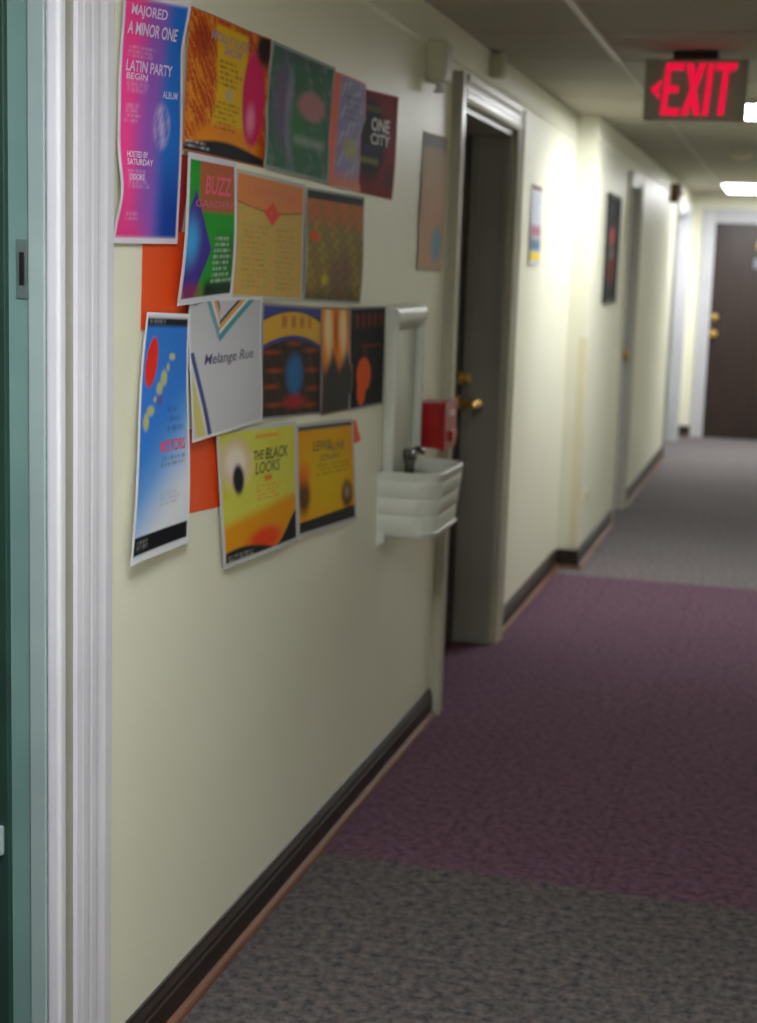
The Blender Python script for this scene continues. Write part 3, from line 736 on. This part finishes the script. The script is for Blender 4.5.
# orange backing sheets
make_poster('backing_paper', [(143,232),(186,232),(188,330),(141,330)], None, .0015, m=M['orange'], nu=20, nv=20, cat='paper',
    label='bright orange sheet showing between the pink-blue poster and the sky-blue poster', group='orange backing sheets')
make_poster('backing_paper', [(186,430),(236,425),(236,503),(186,514)], None, .0015, m=M['orange'], nu=20, nv=20, cat='paper',
    label='orange sheet showing left of the lime yellow flyer, under the jersey poster', group='orange backing sheets')
make_poster('backing_paper', [(336,424),(356,420),(361,440),(338,454)], None, .0015, m=M['orange'], nu=20, nv=20, cat='paper',
    label='small orange corner poking out right of the amber flyer', group='orange backing sheets')
make_poster('backing_paper', [(170,152),(192,156),(180,244),(168,244)], None, .0012, m=mat('dark_red_paper', (176,44,34), .6, noise=(3, (160,36,28), .4, .7)), nu=20, nv=20, cat='paper',
    label='dark red sliver of paper between the pink-blue poster and the green one', group='orange backing sheets')

make_poster('poster', [(187,5),(272,39),(264,168),(180,150)], p_fire, .003, lambda u, v: .003*np.sin(u*6)+.004*(1-u)**4, label='orange and yellow fiery poster with a pink oval, second in the top row', texts=[('MOLLY LUCK', .24, .83, .50, .07, (158,124,150), .2, .015), ('SHOW', .40, .75, .24, .07, (158,124,150), .2, .015)])
make_poster('poster', [(272,40),(335,68),(327,184),(263,167)], p_green, .0045, lambda u, v: .003*np.sin(v*6+1), label='murky green and mauve poster in the middle of the top row')
make_poster('poster', [(362,88),(398,97),(392,200),(358,192)], p_redblack, .0035, lambda u, v: .002*np.sin(v*5)+.004*u**4*v, label='dark red and navy poster at the right end of the top row', texts=[('ONE', .28, .62, .50, .13, (176,168,166), .12, .02), ('CITY', .26, .49, .54, .11, (170,162,160), .12, .02)])
make_poster('poster', [(335,71),(367,84),(365,193),(325,184)], p_glare, .005, lambda u, v: .003*np.sin(u*4), label='lilac poster with pale painted-in glare and salmon edge, between the green and dark red posters')
make_poster('poster', [(121,-12),(184,2),(177,244),(111,243)], p_blue_pink, .005, lambda u, v: (1-u)**2*(.012*np.exp(-((v-.2)/.13)**2)+.006*sstep(.6, 1, v))+.014*(u**3)*sstep(.78, 1.0, v)+.004*np.exp(-((v-.4)/.3)**2), label='tall pink to blue poster with white lettering at top left',
    texts=[('MAJORED', .12, .895, .56, .055, (226,205,240), .25, .02), ('A MINOR ONE', .08, .83, .78, .052, (226,205,240), .25, .02), ('LATIN PARTY', .09, .685, .72, .045, (222,196,238), .25, .02), ('BEGIN', .10, .655, .32, .025, (236,200,236), .25, .015), ('ALBUM', .66, .595, .24, .03, (200,205,245), .25, .01), ('HOSTED BY', .12, .345, .32, .025, (245,225,245), .25, .01), ('SATURDAY', .12, .315, .40, .025, (245,225,245), .25, .01), ('DOORS', .14, .225+.03, .24, .025, (240,210,240), .25, .01)])
make_poster('poster', [(308,187),(366,197),(360,304),(303,301)], p_moss, .008, lambda u, v: .003*np.sin(v*5), label='mossy green and orange poster at the right end of the second row')
make_poster('poster', [(236,168),(306,185),(303,302),(230,298)], p_tan, .0095, lambda u, v: .002*np.sin(u*5), label='tan poster with a red diamond, middle of the second row', texts=[('GARDEN SHOW', .14, .83, .72, .06, (214,96,64), 0, .01)])
make_poster('poster', [(190,152),(238,162),(232,298),(172,306)], p_buzz, .012, lambda u, v: .010*(1-u)**2*(1-v)+.004*np.sin(v*4), label='bright green poster with purple diamond and red letters, left of the tan poster', texts=[('BUZZ', .34, .74, .52, .13, (220,60,90), .25, .02), ('GARDEN', .16, .65, .74, .05, (190,70,90), .2, .01)])
make_poster('poster', [(262,303),(323,307),(322,414),(259,420)], p_arch, .0035, lambda u, v: .002*np.sin(u*5), label='dark poster with yellow arch and small blue figure, right of the jersey poster', texts=[])
make_poster('poster', [(322,307),(353,308),(351,410),(321,416)], p_flame, .005, lambda u, v: .002*np.sin(v*5), label='narrow grey poster with orange flame bands, in the third row')
make_poster('poster', [(350,307),(385,306),(382,404),(349,411)], p_orangefig, .0065, lambda u, v: .003*u*u, label='black poster with an orange figure, at the right end of the third row')
make_poster('poster', [(190,298),(263,297),(261,420),(191,443)], p_vneck, .014, lambda u, v: .003*np.sin(v*5+1), label='pale grey poster of a striped V-neck jersey with dark script', texts=[('Melange Rue', .17, .50, .68, .10, (52,44,96), .35, .004)])
make_poster('poster', [(148,312),(190,314),(188,543),(125,566)], p_sky, .016, lambda u, v: .010*(1-u)**2*(1-v)**2+.003*np.sin(v*6), label='tall sky-blue poster with a red oval, lowest at the left', texts=[('MOTORS', .42, .425, .48, .05, (226,70,110), .06, .02)])
make_poster('poster', [(296,424),(353,418),(355,519),(298,538)], p_amber, .008, lambda u, v: .004*u*(1-v), label='amber flyer with dark figures at both sides, right in the bottom row', texts=[('LEWIS', .26, .74, .30, .09, (110,84,20), .2, .01), ('ALIVE', .50, .72, .30, .08, (110,84,20), .2, .01), ('JONAH', .36, .62, .34, .08, (120,90,20), .2, .01)])
make_poster('poster', [(216,430),(296,421),(298,540),(222,569)], p_yellow, .010, lambda u, v: .005*np.sin(u*3.1)*(1-v)+.004*(1-u)**3*(1-v), label='lime yellow flyer with a black bird shape, left in the bottom row', texts=[('THE', .40, .74, .13, .07, (70,80,30), .2, .01), ('BLACK', .56, .73, .30, .09, (60,66,30), .2, .015), ('LOOKS', .42, .63, .32, .09, (80,84,40), .2, .012)])
# other sheets further along
make_poster('poster', [(424,131),(448,138),(441,272),(417,270)], p_apple, .003, lambda u, v: .002*np.sin(v*4), nu=30, nv=60, label='faded peach poster with a blue spot, beside the grey doorway frame', group='single sheets along the wall')
make_poster('poster', None, p_small, .004, lambda u, v: .004*(1-v), nu=30, nv=60, world=(6.29, 6.55, 1.50, 1.83), label='small white notice with yellow bottom strip just past the grey doorway', group='single sheets along the wall')
make_poster('notice', None, p_note, .004, nu=30, nv=40, world=(6.93, 7.10, 1.58, 1.71), label='tiny pale lilac note on the brightest patch of wall', cat='notice', group='single sheets along the wall')
# framed dark poster on the stepped-out wall
pf = empty('framed_poster', (WC, 8.22, 1.6)); fy0, fy1, fz0, fz1 = 8.0, 8.50, 1.32, 1.89
f = MB(); 
for a in ((fy0, fy1, fz0, fz0+.02), (fy0, fy1, fz1-.02, fz1), (fy0, fy0+.02, fz0, fz1), (fy1-.02, fy1, fz0, fz1)): f.box(WC, WC+.018, *a, .003)
f.build('frame', M['black'], pf)
po = make_poster('print', None, p_dark, .010, nu=60, nv=80, world=(fy0+.015, fy1-.015, fz0+.015, fz1-.015), plane=WC)
po.parent = pf; po.matrix_parent_inverse = parent_world(pf).inverted()
tag(pf, 'black framed dark poster with reddish shapes on the stepped-out wall', 'framed poster')

# ------------------------------------------------------------------ lights, world, camera
wd = bpy.data.worlds.new('World'); sc.world = wd; wd.use_nodes = True
wd.node_tree.nodes['Background'].inputs[0].default_value = (.6, .62, .6, 1); wd.node_tree.nodes['Background'].inputs[1].default_value = .05

cam = bpy.data.cameras.new('Camera'); co = bpy.data.objects.new('Camera', cam); C.objects.link(co)
cam.sensor_fit = 'VERTICAL'; cam.sensor_height = 24.0; cam.lens = F/IH*24.0
cam.clip_start = .05
# rows of R are world axes in (right, down, forward) image frame -> columns give camera axes in the world
right = R[:, 0]; down = R[:, 1]; fwd = R[:, 2]
mw = Matrix(((right[0], -down[0], -fwd[0], EYE[0]), (right[1], -down[1], -fwd[1], EYE[1]), (right[2], -down[2], -fwd[2], EYE[2]), (0, 0, 0, 1)))
co.matrix_world = mw
cam.dof.use_dof = True; cam.dof.focus_distance = 2.3; cam.dof.aperture_fstop = 2.8
sc.camera = co
sc.view_settings.view_transform = 'Standard'; sc.view_settings.look = 'None'; sc.view_settings.gamma = 1; sc.view_settings.use_curve_mapping = False
sc.view_settings.exposure = 0.62
